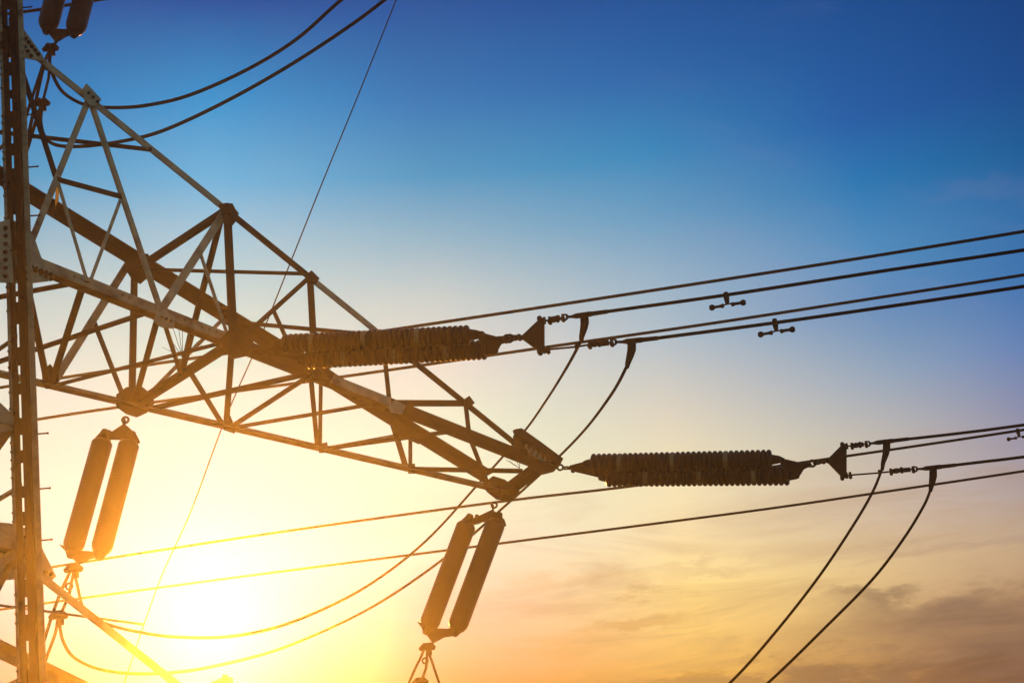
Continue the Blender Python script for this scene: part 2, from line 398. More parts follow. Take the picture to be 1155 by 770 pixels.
m_ = MB(); m_.angle(nd('L1', 262) + uo, nd('L2', 150) + uo, Z, X, .12, .12, .016); m_.build('end_strut', STEEL, tower)

nFA = (T1 - nd('L1', 20)).cross(nd('U1', 22) - nd('L1', 20)).normalized()      # near face of the arm
if nFA.dot(CAM - T1) < 0: nFA = -nFA                                             # towards the camera
nFB = (T2 - nd('L2', 20)).cross(nd('U2', 60) - nd('L2', 20)).normalized()
if nFB.dot(CAM - T2) < 0: nFB = -nFB
heavy_mid = lambda x: nd('L1', 265).lerp(nd('L2', 152), (265 - x) / 113)
mid_a = nd('U1', 100).lerp(nd('L1', 30), .53)
mid_b = nd('U1', 100).lerp(nd('L1', 181), .47)
mid_c = nd('U1', 255).lerp(nd('L1', 182), .43)
mid_d = nd('U1', 350).lerp(nd('L1', 270), .53)
mid_e = nd('U2', 146).lerp(nd('L2', 60), .48)
BR = [  # end, end, picture width, facing normal, side of the second leg, steel (darker tone paints the shade)
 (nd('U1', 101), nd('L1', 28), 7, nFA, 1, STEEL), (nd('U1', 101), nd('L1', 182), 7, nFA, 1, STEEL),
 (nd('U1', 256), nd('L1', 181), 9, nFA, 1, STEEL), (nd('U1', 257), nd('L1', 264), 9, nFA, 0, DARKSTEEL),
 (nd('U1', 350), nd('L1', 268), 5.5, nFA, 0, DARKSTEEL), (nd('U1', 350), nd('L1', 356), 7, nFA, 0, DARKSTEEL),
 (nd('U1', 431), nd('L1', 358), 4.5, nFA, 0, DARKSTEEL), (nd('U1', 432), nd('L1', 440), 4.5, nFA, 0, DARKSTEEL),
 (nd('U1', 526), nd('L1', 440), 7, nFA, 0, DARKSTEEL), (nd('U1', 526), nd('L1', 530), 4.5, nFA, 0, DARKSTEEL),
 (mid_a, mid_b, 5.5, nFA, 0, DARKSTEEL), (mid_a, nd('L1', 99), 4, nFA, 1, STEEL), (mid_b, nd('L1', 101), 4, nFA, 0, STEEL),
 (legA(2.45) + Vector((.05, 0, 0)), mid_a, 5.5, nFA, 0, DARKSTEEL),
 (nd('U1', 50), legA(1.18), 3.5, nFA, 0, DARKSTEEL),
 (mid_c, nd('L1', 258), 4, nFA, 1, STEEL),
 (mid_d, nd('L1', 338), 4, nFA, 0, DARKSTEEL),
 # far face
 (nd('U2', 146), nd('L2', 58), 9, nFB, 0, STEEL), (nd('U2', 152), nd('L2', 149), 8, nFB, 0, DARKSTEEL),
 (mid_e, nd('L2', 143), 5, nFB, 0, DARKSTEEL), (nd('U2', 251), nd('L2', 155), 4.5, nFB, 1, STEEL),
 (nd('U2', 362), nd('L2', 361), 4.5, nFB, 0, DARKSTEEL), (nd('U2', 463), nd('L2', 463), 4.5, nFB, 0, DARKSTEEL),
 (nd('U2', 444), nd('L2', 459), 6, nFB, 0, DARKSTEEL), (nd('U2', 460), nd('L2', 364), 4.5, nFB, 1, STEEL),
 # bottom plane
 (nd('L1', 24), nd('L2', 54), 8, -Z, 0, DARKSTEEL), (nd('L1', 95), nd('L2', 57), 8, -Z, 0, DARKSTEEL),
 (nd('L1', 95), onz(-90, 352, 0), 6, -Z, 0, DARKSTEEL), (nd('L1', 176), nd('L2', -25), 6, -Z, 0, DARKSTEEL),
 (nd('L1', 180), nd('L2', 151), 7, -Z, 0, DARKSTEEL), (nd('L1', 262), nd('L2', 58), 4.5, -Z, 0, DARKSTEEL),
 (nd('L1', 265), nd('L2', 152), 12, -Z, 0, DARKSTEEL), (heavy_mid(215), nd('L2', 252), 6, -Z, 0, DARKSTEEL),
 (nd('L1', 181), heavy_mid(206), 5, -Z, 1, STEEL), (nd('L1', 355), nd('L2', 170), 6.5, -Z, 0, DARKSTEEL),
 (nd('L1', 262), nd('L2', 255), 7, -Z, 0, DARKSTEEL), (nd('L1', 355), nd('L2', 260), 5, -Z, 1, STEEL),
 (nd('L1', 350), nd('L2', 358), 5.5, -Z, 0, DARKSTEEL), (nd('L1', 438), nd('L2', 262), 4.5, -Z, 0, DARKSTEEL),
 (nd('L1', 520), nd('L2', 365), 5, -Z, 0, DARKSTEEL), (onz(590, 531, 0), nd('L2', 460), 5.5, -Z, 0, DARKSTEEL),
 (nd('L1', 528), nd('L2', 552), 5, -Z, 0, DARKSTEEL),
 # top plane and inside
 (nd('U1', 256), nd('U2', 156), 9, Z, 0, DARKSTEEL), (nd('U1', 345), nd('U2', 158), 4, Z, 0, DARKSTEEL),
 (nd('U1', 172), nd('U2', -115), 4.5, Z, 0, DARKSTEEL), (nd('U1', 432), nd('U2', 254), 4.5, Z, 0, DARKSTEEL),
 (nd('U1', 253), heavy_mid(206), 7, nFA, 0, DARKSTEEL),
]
for i, (P, Q, w, nr, sd, mt_) in enumerate(BR):
    P = Vector(P); Q = Vector(Q); d = (Q - P).normalized(); md = (P + Q) / 2
    vw = (md - CAM).normalized()
    s_ = d.cross(vw).normalized()
    if s_.dot(UP) < 0: s_ = -s_
    inpl = d.cross(nr).normalized()
    if inpl.dot(s_) < 0: inpl = -inpl
    w_ = px(md, w)
    h_ = inpl if sd else -inpl                       # in-plane leg runs from the heel along h_
    e1 = h_.dot(s_); e2 = -.6 * nr.dot(s_)
    lo_, hi_ = min(0, e1, e2), max(0, e1, e2)
    ww = min(w_ / max(hi_ - lo_, .3), w_ * 1.8)
    c_ = (lo_ + hi_) / 2 * ww                        # put the middle of the visible width on the line
    off = -h_ * (c_ / e1 if abs(e1) > .3 else ww / 2) - nr * (.002 * (i % 5))
    m_ = MB(); m_.angle(P + off, Q + off, h_, -nr, ww, ww * .6, .010)
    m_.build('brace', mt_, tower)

m_ = MB(); m_.bar(mid_a + FH * .03, nd('U2', 63), RT, FH, .036, .008); m_.build('brace', DARKSTEEL, tower)
# lattices of the arms above and below, seen only where the lower one enters the picture
for dz in (5.95, LOWER):
    m_ = MB(); o = Vector((0, 0, dz))
    for i, (P, Q, w, nr, sd, mt_) in enumerate(BR):
        if dz > 0 and i not in (25, 26, 27, 28, 29, 30): continue
        if dz < 0 and (i in (0, 1, 10, 11, 12, 13, 14)): continue
        d = (Q - P).normalized(); ip = d.cross(nr).normalized(); w_ = px(P, w) * .9
        m_.angle(P + o - ip * w_ / 2, Q + o - ip * w_ / 2, ip, -nr, w_, w_ * .6, .01)
    m_.build('arm_lattice', STEEL, tower)

# end strut of the arm between the two tips
m_ = MB(); d = (T2 - T1).normalized(); m_.bar(T1, T2, d.cross(Z).normalized(), Z, .16, .10, 0, -.02)
for k in range(7): m_.bolt(T1.lerp(T2, .12 + .12 * k) + d.cross(Z) * (.05 if k % 2 else -.05) + Vector((0, 0, -.075)), Z, .016, .012)
m_.build('end_strut', DARKSTEEL, tower)

# gusset plates: outline points on the face they are bolted to

def gusset(pts, P0, nr, mt_, bolts=(), off=.012, t=.014, dz=0, br=.016):
    poly = [onpl(x, y, P0, nr) + Vector((0, 0, dz)) for x, y in pts]
    m_ = MB(); m_.plate(poly, nr, t, off)
    if bolts:
        m_.split = len(m_.f)
        for x, y in bolts: m_.bolt(onpl(x, y, P0, nr) + nr * (off + .012) + Vector((0, 0, dz)), nr, br, .016)
    return m_.build('gusset_plate', mt_, tower)
A0 = nd('L1', 265)
def brow(x0, y0, x1, y1, n): return [(x0 + (x1 - x0) * i / (n - 1), y0 + (y1 - y0) * i / (n - 1)) for i in range(n)]
gusset([(-6, 252), (12, 247), (36, 262), (46, 290), (61, 312), (55, 317), (30, 320), (-6, 318)], A0, nFA, STEEL,
       brow(29, 300, 56, 310, 6) + brow(28, 268, 28, 316, 7) + brow(33, 303, 57, 315, 5) + brow(5, 258, 5, 312, 7), .0, br=.022)
gusset([(18, 22), (24, 30), (47, 62), (50, 70), (40, 68), (20, 64), (10, 66), (10, 20)], A0, nFA, STEEL,
       brow(21, 36, 42, 62, 7) + brow(19, 44, 34, 64, 5), .0, br=.022)
gusset([(-14, 588), (10, 590), (38, 598), (48, 620), (63, 650), (56, 656), (30, 652), (-14, 655)], A0 + Z * LOWER, nFA, STEEL,
       brow(-4, 606, 12, 612, 4) + brow(-2, 622, 20, 626, 5) + brow(28, 606, 30, 648, 6) + brow(33, 640, 56, 648, 5), .0, br=.02)
gusset([(90, 103), (94, 97), (101, 104), (111, 115), (106, 122), (99, 122), (92, 114)], A0, nFA, STEEL, brow(96, 108, 106, 118, 3), .045)
gusset([(244, 233), (252, 231), (259, 232), (262, 238), (266, 243), (262, 253), (256, 260), (250, 250)], A0, nFA, DARKSTEEL, brow(250, 238, 260, 250, 3), .045)
gusset([(341, 312), (348, 307), (357, 316), (353, 322), (346, 320)], A0, nFA, DARKSTEEL, (), .045)
gusset([(171, 356), (180, 352), (192, 362), (190, 374), (176, 372), (168, 366)], A0, nFA, STEEL, brow(176, 362, 186, 366, 3), .075)
gusset([(243, 385), (256, 372), (272, 378), (282, 392), (276, 404), (258, 408), (246, 398)], A0, nFA, DARKSTEEL, brow(252, 386, 274, 398, 4), .075)
gusset([(342, 416), (355, 412), (372, 424), (366, 434), (348, 430)], A0, nFA, DARKSTEEL, brow(348, 420, 364, 428, 3), .075)
gusset([(432, 462), (440, 454), (452, 460), (448, 470), (436, 468)], A0, nFA, STEEL, (), .075)
gusset([(520, 452), (526, 448), (532, 456), (528, 460), (522, 458)], A0, nFA, DARKSTEEL, (), .045)
B0 = nd('L2', 150)
gusset([(140, 296), (147, 288), (164, 288), (172, 300), (168, 312), (156, 322), (146, 316), (140, 306)], nd('U2', 152), nFB, DARKSTEEL, brow(148, 298, 164, 308, 3), .05)
gusset([(129, 446), (140, 438), (158, 438), (168, 446), (172, 456), (163, 467), (152, 472), (140, 468), (129, 460)], B0, nFB, DARKSTEEL, brow(136, 450, 164, 458, 5), .05)
gusset([(45, 420), (54, 412), (63, 424), (64, 436), (50, 440), (46, 434)], nd('L2', 55), nFB, DARKSTEEL, (), .05)
gusset([(250, 470), (256, 468), (262, 482), (262, 490), (250, 486)], nd('L2', 255), nFB, DARKSTEEL, (), .05)
gusset([(355, 502), (366, 500), (368, 511), (358, 512)], nd('L2', 360), nFB, DARKSTEEL, (), .05)
gusset([(458, 524), (465, 524), (466, 535), (458, 535)], nd('L2', 462), nFB, DARKSTEEL, (), .05)
gusset([(440, 470), (452, 478), (474, 492), (470, 502), (452, 494), (440, 488)], nd('U2', 455), nFB, DARKSTEEL, (), .05)
# tip plates
gusset([(575, 493), (581, 491), (607, 508), (624, 522), (627, 527), (620, 534), (608, 537), (596, 531), (584, 521), (576, 507)], T1, nFA, DARKSTEEL,
       brow(586, 502, 612, 522, 6) + brow(584, 510, 600, 522, 4) + [(618, 526), (614, 532)], .06, .016, 0, .024)
gusset([(587, 503), (596, 505), (614, 517), (617, 523), (606, 522), (589, 513)], T1, nFA, STEEL, brow(591, 508, 611, 519, 5) + brow(588, 511, 606, 520, 4), .072, .006, br=.014)
gusset([(573, 488), (580, 487), (604, 504), (627, 521), (624, 527), (600, 510), (575, 494)], T1, nFA, DARKSTEEL, (), .10, .05)
gusset([(541, 548), (553, 538), (566, 542), (584, 556), (572, 566), (558, 564), (548, 556)], T2, nFB, DARKSTEEL, brow(548, 549, 572, 557, 4), .05, .03)
# bolts along the heavy chord's upper edge and along the near chord
# bird spikes wired on the arm
for base, tips, P0 in (((206, 403), ((183, 391), (188, 376), (194, 366), (201, 360), (208, 366), (214, 372), (222, 380), (230, 394)), heavy_mid(206)),
                       ((586, 528), ((571, 523), (574, 516), (580, 511), (586, 512)), T1)):
    m_ = MB(); nn = FH
    for t_ in tips: 
        q = onpl(t_[0], t_[1], P0, nn) + nn * random.uniform(-.15, .15); m_.tube([onpl(*base, P0, nn), q], .0032, 4)
    m_.build('bird_spikes', WIRE, tower)

# tower body: struts and crossed braces between the four legs, ladder of panels
lev = [GZ, -13.6, -10.4, -7.9, LOWER, -3.0, -1.8, 0, 2.6, 4.3, 5.95, ZT]
for k in range(len(lev) - 1):
    z0, z1 = lev[k], lev[k + 1]; m_ = MB()
    cs = [(0, 0), (0, 1), (1, 1), (1, 0)]
    for j in range(4):
        p, q = cs[j], cs[(j + 1) % 4]
        P0, Q0, P1, Q1 = mir(legA(z0), *p), mir(legA(z0), *q), mir(legA(z1), *p), mir(legA(z1), *q)
        nr = (Q0 - P0).cross(P1 - P0).normalized(); cen = Vector((-1.3, 0, z0))
        if nr.dot(P0 - cen) < 0: nr = -nr
        m_.angle(P0, Q0, Z, -nr, .09, .09, .012)
        m_.angle(P0 - nr * .02, Q1 - nr * .02, Z, -nr, .075, .06, .012)
        m_.angle(Q0 - nr * .06, P1 - nr * .06, Z, -nr, .075, .06, .012)
        mm = (P0 + Q1) / 2
        m_.angle(mm - nr * .03, (P0 + P1) / 2 - nr * .03, Z, -nr, .05, .04, .01)
    m_.build('body_brace', STEEL, tower)
for sx, sy in ((0, 0), (1, 0), (0, 1), (1, 1)):
    p = mir(legA(GZ), sx, sy); gzz = gz(p.x, p.y)
    m_ = MB(); m_.lathe((p.x, p.y, gzz - .6), (p.x, p.y, GZ + .05), [(0, .42), (.7, .42), (.98, .36), (1, .33)], 20)
    m_.build('footing', CONC, tower, False)

# ------------------------------------------------------------------ insulator sets
def sheds(P, Q, n, r, cap_every=None, core=.55, nseg=20, phase=0):
    """profile of a shed rod; returns (porcelain mesh, cap mesh)"""
    pm, cm = MB(), []; P = Vector(P); Q = Vector(Q)
    prof = [(0, r * .4), (.002, r * .55)]
    for i in range(n):
        t0 = (i + .0) / n; dt = 1 / n
        iscap = cap_every and (i + phase) % cap_every == cap_every - 1
        if iscap:
            for q_, rr in ((.05, .55), (.95, .55)): prof.append((t0 + dt * q_, r * rr))
            cc = MB(); cm.append(cc); cc.lathe(P.lerp(Q, t0 + dt * .02), P.lerp(Q, t0 + dt * .98), [(0, r * .72), (.12, r * .93), (.5, r * .97), (.88, r * .93), (1, r * .72)], nseg)
        else:
            for q_, rr in ((.02, core), (.12, .89), (.28, .97), (.5, 1), (.72, .97), (.88, .89), (.98, core)): prof.append((t0 + dt * q_, r * rr))
    prof += [(.998, r * .55), (1, r * .4)]
    pm.lathe(P, Q, prof, nseg)
    return pm, cm
AZW = math.radians(-56.5); WD = Vector((math.cos(AZW), math.sin(AZW), 0)); WN = Vector((-WD.y, WD.x, 0))   # line direction and its normal
def dead_end(bx, by, sl, P0, tm, sleeve, name_p, par):
    """compression dead-end: sleeve along the conductor with a jumper terminal hanging from it"""
    pass
def tension_set(name, label, P0, px0, rods, mid, yoke, upper, lower, term1, term2, rad):
    """P0 a point of the vertical plane the set hangs in"""
    pl = lambda x, y, o=0.0: onpl(x, y, P0, WN) + WN * o
    t = thing(name, pl(*px0), label, 'insulator', 'tension insulator sets')
    # tower shackle and the first small yoke
    m_ = MB(); a0 = pl(*px0); r0, r1 = rods
    s0 = pl((px0[0] * .62 + r0[0][0] * .38), (px0[1] * .62 + (r0[0][1] + r1[0][1]) / 2 * .38))
    dd = (s0 - a0).normalized()
    cl = (pl(*r0[0]) - a0).length * .5
    m_.ring(a0 + dd * cl * .16, Z, .034, .012); m_.ring(a0 + dd * cl * .44, WN, .036, .013); m_.ring(a0 + dd * cl * .72, Z, .036, .012); m_.tube([a0 + dd * cl * .8, a0 + dd * cl * 1.05], .02, 8)
    m_.build('shackle', DARKSTEEL, t, True)
    c0 = Vector(a0 + dd * cl); eu, el_ = pl(*r0[0], -.07), pl(*r1[0], .07)
    m_ = MB(); nr = (eu - c0).cross(el_ - c0).normalized(); bk = dd * .05
    m_.plate([c0 - (el_ - eu).normalized() * .04, eu - (el_ - eu) * .18 , eu + dd * .06, el_ + dd * .06, el_ + (el_ - eu) * .12, c0 + (el_ - eu).normalized() * .04], nr, .05)
    for q in (c0 + dd * .03, eu, el_): m_.bolt(q, nr, .03, .06)
    m_.build('yoke_plate', DARKSTEEL, t)
    n_ = round((r0[1][0] - r0[0][0]) / 6.05)
    for k, (r_, o_) in enumerate(((r0, -.07), (r1, .07))):
        pm, cm = sheds(pl(*r_[0], o_), pl(*r_[1], o_), n_, rad, 10, .78, 20, 4 if k == 0 else 2)
        ro = pm.build('insulator_rod', PORC, t, True)
        for cc in cm: cc.build('metal_collar', CAP, ro, True)
        e_ = MB(); A_, B_ = pl(*r_[0], o_), pl(*r_[1], o_); dv_ = (B_ - A_).normalized()
        e_.lathe(A_ - dv_ * .10, A_ + dv_ * .02, [(0, .035), (.3, .05), (.7, .06), (1, .07)], 12); e_.build('end_fitting', DARKSTEEL, ro, True); e_ = MB()
        e_.lathe(B_ - dv_ * .02, B_ + dv_ * .12, [(0, .07), (.3, .06), (.7, .05), (1, .035)], 12)
        e_.build('end_fitting', DARKSTEEL, ro, True)
    # far small yoke, link, big triangular yoke
    fu, flo = pl(*r0[1], -.07) + dd * .13, pl(*r1[1], .07) + dd * .08; mc_ = (fu + flo) / 2; fu, flo = mc_.lerp(fu, .95), mc_.lerp(flo, .95); cm_ = pl(*mid[0]); cj = (flo - fu).normalized()
    m_ = MB(); nr = (cm_ - fu).cross(flo - fu).normalized()
    m_.plate([fu - cj * .035, fu.lerp(cm_, .22) - cj * .03, fu.lerp(cm_, .6) - cj * .005, cm_ - cj * .03, cm_ + dd * .04, cm_ + cj * .03, flo.lerp(cm_, .6) + cj * .005, flo.lerp(cm_, .22) + cj * .03, flo + cj * .035, flo - dd * .06, fu - dd * .06], nr, .05)
    for q in (fu, flo, cm_): m_.bolt(q, nr, .032, .06)
    m_.build('yoke_plate', DARKSTEEL, t)
    m_ = MB(); q1 = pl(*mid[1]); m_.ring(cm_.lerp(q1, .25), WN, .04, .015); m_.ring(cm_.lerp(q1, .62), Z, .042, .015); m_.tube([cm_.lerp(q1, .7), q1, pl(*yoke[0])], [.02, .025, .03], 8)
    m_.build('chain_link', DARKSTEEL, t, True)
    m_ = MB(); m_.plate([pl(*p) for p in yoke], WN, .035)
    for q in (yoke[0], yoke[2], yoke[-2]): m_.bolt(pl(*q), WN, .028, .035)
    m_.build('triangular_yoke', DARKSTEEL, t)
    for (pts, sleeve, tm) in ((upper, term1[0], term1[1]), (lower, term2[0], term2[1])):
        m_ = MB(); P = [pl(*p) for p in pts]
        m_.tube(P, .011, 8)
        for k in range(len(P)):
            m_.bolt(P[k], Z, .018, .036)
            if k % 2: m_.bolt(P[k] - Vector((0, 0, .02)), WN, .024, .03)
        L_ = (P[-1] - P[-2]) if len(P) > 1 else dd
        dN = (P[-1] - P[0]).normalized()
        if len(P) > 2: m_.tube([P[-3] , P[-3].lerp(P[-2], .5), P[-2]], [.024, .036, .024], 8)
        m_.tube([P[-1] - dN * .12, P[-1] - dN * .03], .03, 8)
        m_.ring(P[-1] + dN * .02, WN, .03, .011)
        m_.build('clevis_link', DARKSTEEL, t, True)
        q0, q1 = pl(*sleeve[0]), pl(*sleeve[1]); m_ = MB()
        m_.tube([P[-1] + dN * .03, q0, q0.lerp(q1, .12), q0.lerp(q1, .5), q0.lerp(q1, .55), q1 - (q1 - q0) * .06, q1], [.012, .016, .028, .028, .024, .022, .014], 10)
        so_ = m_.build('dead_end_clamp', WIRE, t, True)
        m_ = MB(); tp = [pl(*p) for p in tm]; m_.tube(tp, [.045, .046, .04, .028, .02][:len(tp)], 10)
        m_.build('jumper_terminal', WIRE, so_, True)
    return t
P1 = nd('L1', 272) + Vector((0, 0, -.1))
P2 = T1 + Vector((0, 0, -.04))
tension_set('tension_insulator', 'ribbed brown double insulator string crossing in front of the middle of the arm', P1, (286, 395),
    (((322, 391), (531, 381)), ((344, 402), (547, 391))), ((571, 382), (585, 380.5)), [(586, 380.5), (590, 378), (609, 360), (614, 359), (614, 396), (609, 397), (590, 383)],
    [(614, 361.5), (620, 361), (629, 359.5), (635, 358)], [(614, 394.5), (618, 394), (650, 391), (665, 388.5), (676, 387), (690, 386)],
    (((645, 357), (687, 351)), [(659, 356), (659.5, 364), (658.5, 370), (656, 380), (655.5, 386)]), (((702, 385.5), (744, 381)), [(712.5, 385), (712.5, 394), (711, 400), (708, 410), (707, 415)]), px(P1, 11.2))
tension_set('tension_insulator', 'double brown ribbed insulator string running level to the right from the arm tip', P2, (622, 526),
    (((668, 525), (871, 520.5)), ((683, 535.5), (890, 533.5))), ((912, 523), (928, 520.5)), [(929, 520), (934, 517.5), (950, 501.5), (955, 500), (955, 538.5), (950, 538.5), (934, 522)],
    [(955, 503), (961, 502.5), (970, 501.5), (977, 500.5)], [(955, 536), (959, 535.5), (992, 533), (1005, 531.5), (1017, 530), (1030, 529)],
    (((985, 499.5), (1027, 494.5)), [(1000, 498.5), (1000, 506), (999, 512), (996, 522), (995, 530)]), (((1040, 528.5), (1080, 524)), [(1052.5, 528), (1052.5, 537), (1051.5, 543), (1050, 550), (1049.5, 554)]), px(P2, 11.3))

def pilot_set(label, P0, hook, yk, rods, bot, rad, clampa, clampb):
    """pair of smooth rods hanging under the arm, swung a little by the pull of the jumpers"""
    pl = lambda x, y, o=0.0: onpl(x, y, P0, FH) + FH * o
    t = thing('suspension_insulator', pl(*hook), label, 'insulator', 'insulator pairs hanging under the crossarms')
    m_ = MB(); h0 = pl(*hook); h1 = pl(*yk[0]); m_.ring(h0.lerp(h1, .2), FH, .036, .014); m_.ring(h0.lerp(h1, .65), RT, .036, .014); m_.build('shackle', DARKSTEEL, t, True)
    m_ = MB(); m_.plate([pl(*p) for p in yk], FH, .04)
    for p in yk[1:3]: m_.bolt(pl(*p), FH, .03, .04)
    m_.build('yoke_plate', DARKSTEEL, t)
    for k, (p, q) in enumerate(rods):
        A_, B_ = pl(*p), pl(*q)
        pm = MB(); n_ = 34; prof = [(0, rad * .45), (.028, rad * .78), (.05, rad * .96)]
        for i in range(n_):
            t0 = .05 + .885 * i / n_
            for dq, rr in ((.1, .97), (.5, 1), (.9, .97)): prof.append((t0 + .885 / n_ * dq, rad * rr))
        prof += [(.955, rad * .93), (.985, rad * .74), (1, rad * .55)]
        pm.lathe(A_, B_, prof, 24); ro = pm.build('insulator_rod', PORC, t, True)
        dv_ = (B_ - A_).normalized(); e_ = MB(); e_.lathe(A_ - dv_ * .09, A_ + dv_ * .03, [(0, .04), (.5, .06), (1, .09)], 12); e_.build('end_fitting', DARKSTEEL, ro, True); e_ = MB(); e_.lathe(B_ - dv_ * .02, B_ + dv_ * .07, [(0, .08), (.5, .06), (1, .035)], 12)
        e_.build('end_fitting', DARKSTEEL, ro, True)
    m_ = MB(); m_.plate([pl(*p) for p in bot], FH, .04); m_.build('yoke_plate', DARKSTEEL, t)
    # jumper clamps, one above the other on a link
    m_ = MB(); ca, cb = pl(*clampa), pl(*clampb); s0 = pl(*bot[-1])
    m_.tube([s0, ca], .022, 8); m_.tube([ca, ca.lerp(cb, .5) + RT * .03, cb], .018, 8); m_.ring(ca.lerp(cb, .3), FH, .035, .012); m_.build('link_bar', DARKSTEEL, t, True)
    for c in (ca, cb):
        m_ = MB(); m_.tube([c - RT * .10 + UP * .01, c - RT * .04 + UP * .045, c + RT * .04 + UP * .05, c + RT * .10 + UP * .03], [.022, .05, .055, .025], 8)
        m_.bolt(c + UP * .05 - RT * .02, FH, .03, .06); m_.bolt(c + UP * .02 + RT * .04, UP, .02, .08)
        m_.build('suspension_clamp', DARKSTEEL, t)
    return t, pl(*clampa), pl(*clampb)
PP1 = nd('L2', 150) + Vector((0, 0, -.1)); PP2 = T2 + Vector((0, 0, -.12))
r1 = px(PP1, 11.9); r2 = px(PP2, 11.2)
s1 = pilot_set('smooth orange insulator rod pair under the arm beside the tower leg, above the glare', PP1, (142, 472),
    [(139, 479), (124, 489), (116, 491), (114, 498), (122, 496), (125, 495), (142, 495.5), (150, 503), (158, 498), (154, 490), (144, 481)],
    (((117, 493), (81, 622)), ((147, 495), (113, 624))), [(67, 614), (90, 621), (104, 622), (123, 617), (118, 626), (100, 630), (88, 636)], r1, (83, 645), (66, 698))
s2 = pilot_set('pair of smooth golden-brown insulator rods hanging right under the outer tip of the arm', PP2, (558, 568),
    [(555, 575), (538, 583), (529, 586), (530, 592), (540, 590), (544, 588), (554, 588), (562, 597), (571, 592), (569, 586), (560, 578)],
    (((528, 587), (482, 709)), ((561, 585), (514, 711))), [(471, 701), (492, 708.5), (504, 709), (525, 705), (514, 716), (501, 718), (488, 725)], r2, (482, 733), (474, 772))
UPN = nd('L2', 150) + Vector((0, 0, 5.85))
s0 = pilot_set('black insulator rod pair beside the leg, cut off by the top edge', UPN, (104, -100),
    [(101, -92), (88, -86), (82, -82), (88, -78), (94, -80), (104, -80), (112, -76), (118, -80), (110, -88)],
    (((83, -83), (53, 33)), ((115, -81), (84, 37))), [(44, 25), (56, 33), (73, 34), (94, 30), (84, 38), (74, 41), (63, 48)], px(UPN, 11.8), (57, 58), (47, 120))

# ------------------------------------------------------------------ conductors and jumpers
def cat(pts, k=10):
    out = []
    for i in range(len(pts) - 1):
        p0 = pts[max(i - 1, 0)]; p1 = pts[i]; p2 = pts[i + 1]; p3 = pts[min(i + 2, len(pts) - 1)]
        for j in range(k):
            t = j / k
            out.append(.5 * ((2 * p1) + (p2 - p0) * t + (2 * p0 - 5 * p1 + 4 * p2 - p3) * t * t + (3 * p1 - p0 - 3 * p2 + p3) * t ** 3))
    out.append(pts[-1]); return out
def wire(name, label, cat_, pts3, r, group=None):
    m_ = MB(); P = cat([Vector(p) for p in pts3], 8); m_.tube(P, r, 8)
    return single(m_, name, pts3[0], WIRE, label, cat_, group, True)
def line_wire(label, P0, pts, r, left=None, right=5, group='phase conductors', nm='conductor', zoff=0, up=.15):
    P = [onpl(x, y, P0, WN) for x, y in pts]
    d = (P[-1] - P[-2]).normalized(); L = P[-1]
    if right: P += [L + d * right * .5 + Z * .02, L + d * right + Z * up]
    if left: d2 = (P[0] - P[1]).normalized(); P = [P[0] + d2 * left] + P
    return wire(nm, label, nm, P, r, group)
rc = .0185
line_wire('upper conductor leaving the clamps of the upper brown insulator string', P1, [(684, 351.4), (820, 332.5), (990, 306.5), (1155, 282)], rc)
line_wire('lower conductor leaving the clamps of the upper brown insulator string', P1, [(740, 381.4), (870, 364.5), (1010, 344.5), (1155, 323)], rc)
line_wire('upper conductor leaving the clamps of the insulator string at the arm tip', P2, [(1024, 495), (1090, 487.5), (1155, 479)], rc * 1.05)
line_wire('lower conductor leaving the clamps of the insulator string at the arm tip', P2, [(1077, 524.3), (1115, 519.8), (1155, 515)], rc * 1.05)
def far_wire(label, pts, z, r, left=2.5, right=4):
    A_, B_ = onz(*pts[0], z), onz(*pts[-1], z)
    # keep it in one vertical plane that contains the line direction
    M = A_.lerp(B_, .35)
    return line_wire(label, M, pts, r, left, right)
far_wire('topmost long conductor, passing behind the arm and above the upper insulator string', [(0, 437), (60, 427.5), (200, 406.5), (420, 375), (700, 333), (940, 296), (1155, 261)], 3.4, .024)
far_wire('long conductor passing behind the arm and just under the upper insulator string', [(0, 479.5), (130, 459.5), (370, 427), (605, 393), (800, 365), (985, 336.5), (1155, 310)], 3.4, .024)
far_wire('long conductor passing above the sun glare and behind the insulator string at the arm tip', [(0, 648), (50, 640.5), (300, 602), (560, 566), (720, 547), (956, 514), (1155, 484.5)], 1.6, .0215)
far_wire('lowest long conductor, crossing the sun glare under every other wire', [(0, 687), (200, 659.5), (380, 636), (560, 613), (840, 577), (1000, 554), (1155, 531)], 1.6, .0215)
far_wire('short stretch of conductor crossing the top left corner past the insulator pair', [(0, 17), (45, 11), (115, -.5), (200, -14)], 7.4, .023, 2.5, 3)
# thin earth wire behind everything
PE = CAM + FH * 24.5
Pe = [onpl(x, y, PE, FH) for x, y in ((470, -60), (446, 2), (405, 105), (366, 200), (330, 290), (292, 385), (255, 470), (215, 577), (180, 655), (140, 770), (118, 840))]
wire('earth_wire', 'thin wire falling steeply from the top edge behind the arm into the glare', 'earth wire', Pe, .0105)

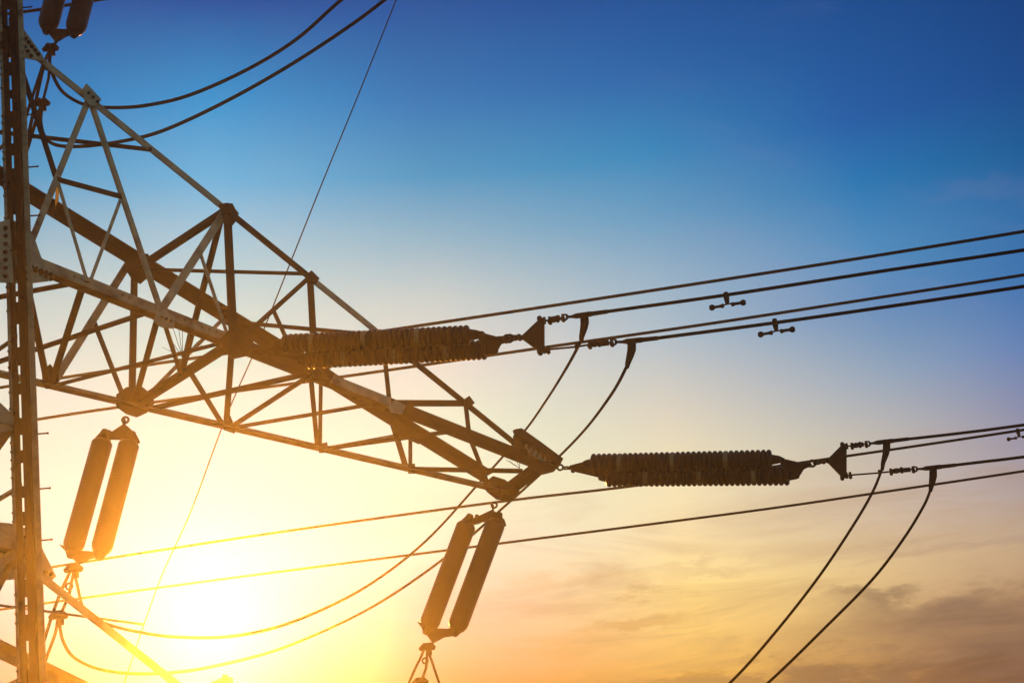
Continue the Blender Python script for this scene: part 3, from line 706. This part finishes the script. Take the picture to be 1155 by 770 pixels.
def jumper(label, A_, B_, pts, tail, r, group, behind=None):
    """hanging loop in the vertical plane of its two ends; tail runs on past the clamp"""
    pn = Vector(((B_ - A_).y, -(B_ - A_).x, 0)).normalized()
    def sm(v, a_, b_): v = min(1, max(0, (v - a_) / (b_ - a_))); return v * v * (3 - 2 * v)
    def bow(x, y):
        p = onpl(x, y, A_, pn)
        if not behind: return p
        k_ = sm(x, behind[3], behind[2]) * sm(x, behind[0], behind[1])      # bowed out past the arm's tip
        tgt = onpl(x, y, T2 + FH * 1.6, FH)
        return p.lerp(tgt, k_)
    P = [A_] + [bow(x, y) for x, y in pts] + [B_]
    P += [onpl(x, y, B_, FH) for x, y in tail]
    return wire('jumper', label, 'jumper cable', P, r, group)
pA = lambda x, y, P: onpl(x, y, P, WN)
jumper('inner jumper cable from the upper insulator string, crossing behind the arm tip', pA(655.5, 384, P1), s1[1],
    [(640, 413), (617, 450), (590, 488), (540, 545), (480, 610), (415, 660), (340, 697), (270, 716), (200, 718), (150, 711), (115, 701), (95, 688)], [(74, 655), (60, 690), (45, 738), (30, 790)], .0175, 'jumper cables', (240, 480, 605, 660))
jumper('outer jumper cable from the upper insulator string, passing behind the outer insulator rods', pA(707, 413, P1), s1[2],
    [(690, 444), (660, 484), (625, 520), (570, 570), (500, 630), (420, 684), (330, 726), (250, 749), (180, 759), (120, 756), (85, 742), (71, 722)], [(62, 715), (50, 748), (42, 775), (34, 800)], .0175, 'jumper cables', (220, 440, 640, 712))
jumper('inner jumper cable from the arm tip string, falling to the bottom edge of the picture', pA(995, 528, P2), s2[1],
    [(985, 553), (965, 588), (925, 648), (875, 712), (825, 768), (760, 825), (680, 865), (600, 868), (530, 830), (500, 780)], [(474, 742), (462, 768), (445, 810)], .0165, 'jumper cables')
jumper('outermost jumper cable from the arm tip string, falling to the bottom edge', pA(1049.5, 552, P2), s2[2],
    [(1042, 570), (1020, 606), (985, 652), (930, 708), (868, 768), (800, 826), (720, 880), (620, 912), (540, 890), (494, 830)], [(466, 784), (455, 812), (445, 840)], .0165, 'jumper cables')
u0 = onpl(460, -60, UPN + WD * 4, FH); u1 = onpl(520, -70, UPN + WD * 4, FH)
jumper('upper of the two jumper cables curving down from the top edge to the top left', u0, s0[1],
    [(385, 0), (335, 44), (280, 78), (215, 107), (165, 119), (125, 121.5), (95, 118), (72, 105), (61, 88), (56, 72)], [(52, 66), (48, 80), (38, 125), (26, 182)], .022, 'jumper cables')
jumper('lower of the two jumper cables curving down from the top edge to the top left', u1, s0[2],
    [(434, 0), (385, 36), (320, 78), (250, 117), (185, 147), (140, 159), (95, 165), (65, 164), (51, 155), (46, 138)], [(42, 132), (34, 158), (26, 184)], .022, 'jumper cables')

# vibration dampers clipped under the conductors
def damper(label, c, P0, w):
    pl = lambda x, y: onpl(x, y, P0, WN)
    c3 = pl(*c); k = w * dist(c3) / FPX
    d = (pl(c[0] + 10, c[1] - 1.6) - c3).normalized()
    t = thing('vibration_damper', c3, label, 'vibration damper', 'vibration dampers')
    m_ = MB(); m_.tube([c3 + Z * .03, c3 - Z * .03, c3 - Z * .085], [.024, .03, .022], 8); m_.bolt(c3 - Z * .05, WN, .02, .04); m_.build('clamp', DARKSTEEL, t)
    m0 = c3 - Z * .10; m_ = MB(); m_.tube([m0 - d * .15 - Z * .012, m0, m0 + d * .15 - Z * .004], .009, 6); m_.build('messenger_wire', WIRE, t)
    for s_ in (-1, 1):
        e = m0 + d * s_ * .15 - Z * .012; m_ = MB()
        m_.lathe(e - d * s_ * .115, e + d * s_ * .035, [(0, .017), (.1, .024), (.3, .015), (.62, .015), (.7, .028), (.85, .033), (1, .02)], 12)
        m_.build('weight', DARKSTEEL, t, True)
damper('two-lobed damper under the upper conductor of the upper string, leftmost of the three', (819, 333), P1, 1)
damper('two-lobed damper under the lower conductor of the upper string, nearer the right side', (874, 363), P1, 1)
A_, B_ = onz(0, 648, 1.6), onz(1155, 484.5, 1.6)
damper('small damper clipped on a conductor at the right edge of the picture', (1148, 485.5), A_.lerp(B_, .35), 1)

# ------------------------------------------------------------------ the hazy evening air
bm = bmesh.new(); bmesh.ops.create_cube(bm, size=1)
me = D.meshes.new('haze'); 
gv = [v.co for v in g.data.vertices]; x0, x1 = min(v.x for v in gv) - 1, max(v.x for v in gv) + 1; y0, y1 = min(v.y for v in gv) - 1, max(v.y for v in gv) + 1
z0 = min(v.z for v in gv) - 1
allz = [ (o.matrix_world @ Vector(c)).z for o in D.objects if o.type == 'MESH' for c in o.bound_box]
bpy.context.view_layer.update()
mxw = max(((o.matrix_world @ Vector(c)) for o in D.objects if o.type == 'MESH' for c in o.bound_box), key=lambda v: v.z).z
allc = [(o.matrix_world @ Vector(c)) for o in D.objects if o.type == 'MESH' for c in o.bound_box]
print('EXTENT', min(v.x for v in allc), max(v.x for v in allc), min(v.y for v in allc), max(v.y for v in allc), min(v.z for v in allc), mxw, 'ground', x0, x1, y0, y1)
x0 = min([x0] + [v.x - 1 for v in allc]); x1 = max([x1] + [v.x + 1 for v in allc]); y0 = min([y0] + [v.y - 1 for v in allc]); y1 = max([y1] + [v.y + 1 for v in allc])
z0 = min([z0] + [v.z - 1 for v in allc]); z1 = mxw + 1
for v in bm.verts: v.co = Vector(((x0 + x1) / 2 + v.co.x * (x1 - x0), (y0 + y1) / 2 + v.co.y * (y1 - y0), (z0 + z1) / 2 + v.co.z * (z1 - z0)))
bm.to_mesh(me); bm.free()
hz = D.objects.new('haze', me); COL.objects.link(hz); hz['kind'] = 'stuff'
hm = D.materials.new('haze'); hm.use_nodes = True; t = hm.node_tree; t.nodes.clear()
vp = t.nodes.new('ShaderNodeVolumePrincipled'); vo = t.nodes.new('ShaderNodeOutputMaterial'); t.links.new(vp.outputs[0], vo.inputs['Volume'])
vp.inputs['Color'].default_value = (1, .90, .68, 1); vp.inputs['Density'].default_value = .00105; vp.inputs['Anisotropy'].default_value = .95
me.materials.append(hm)
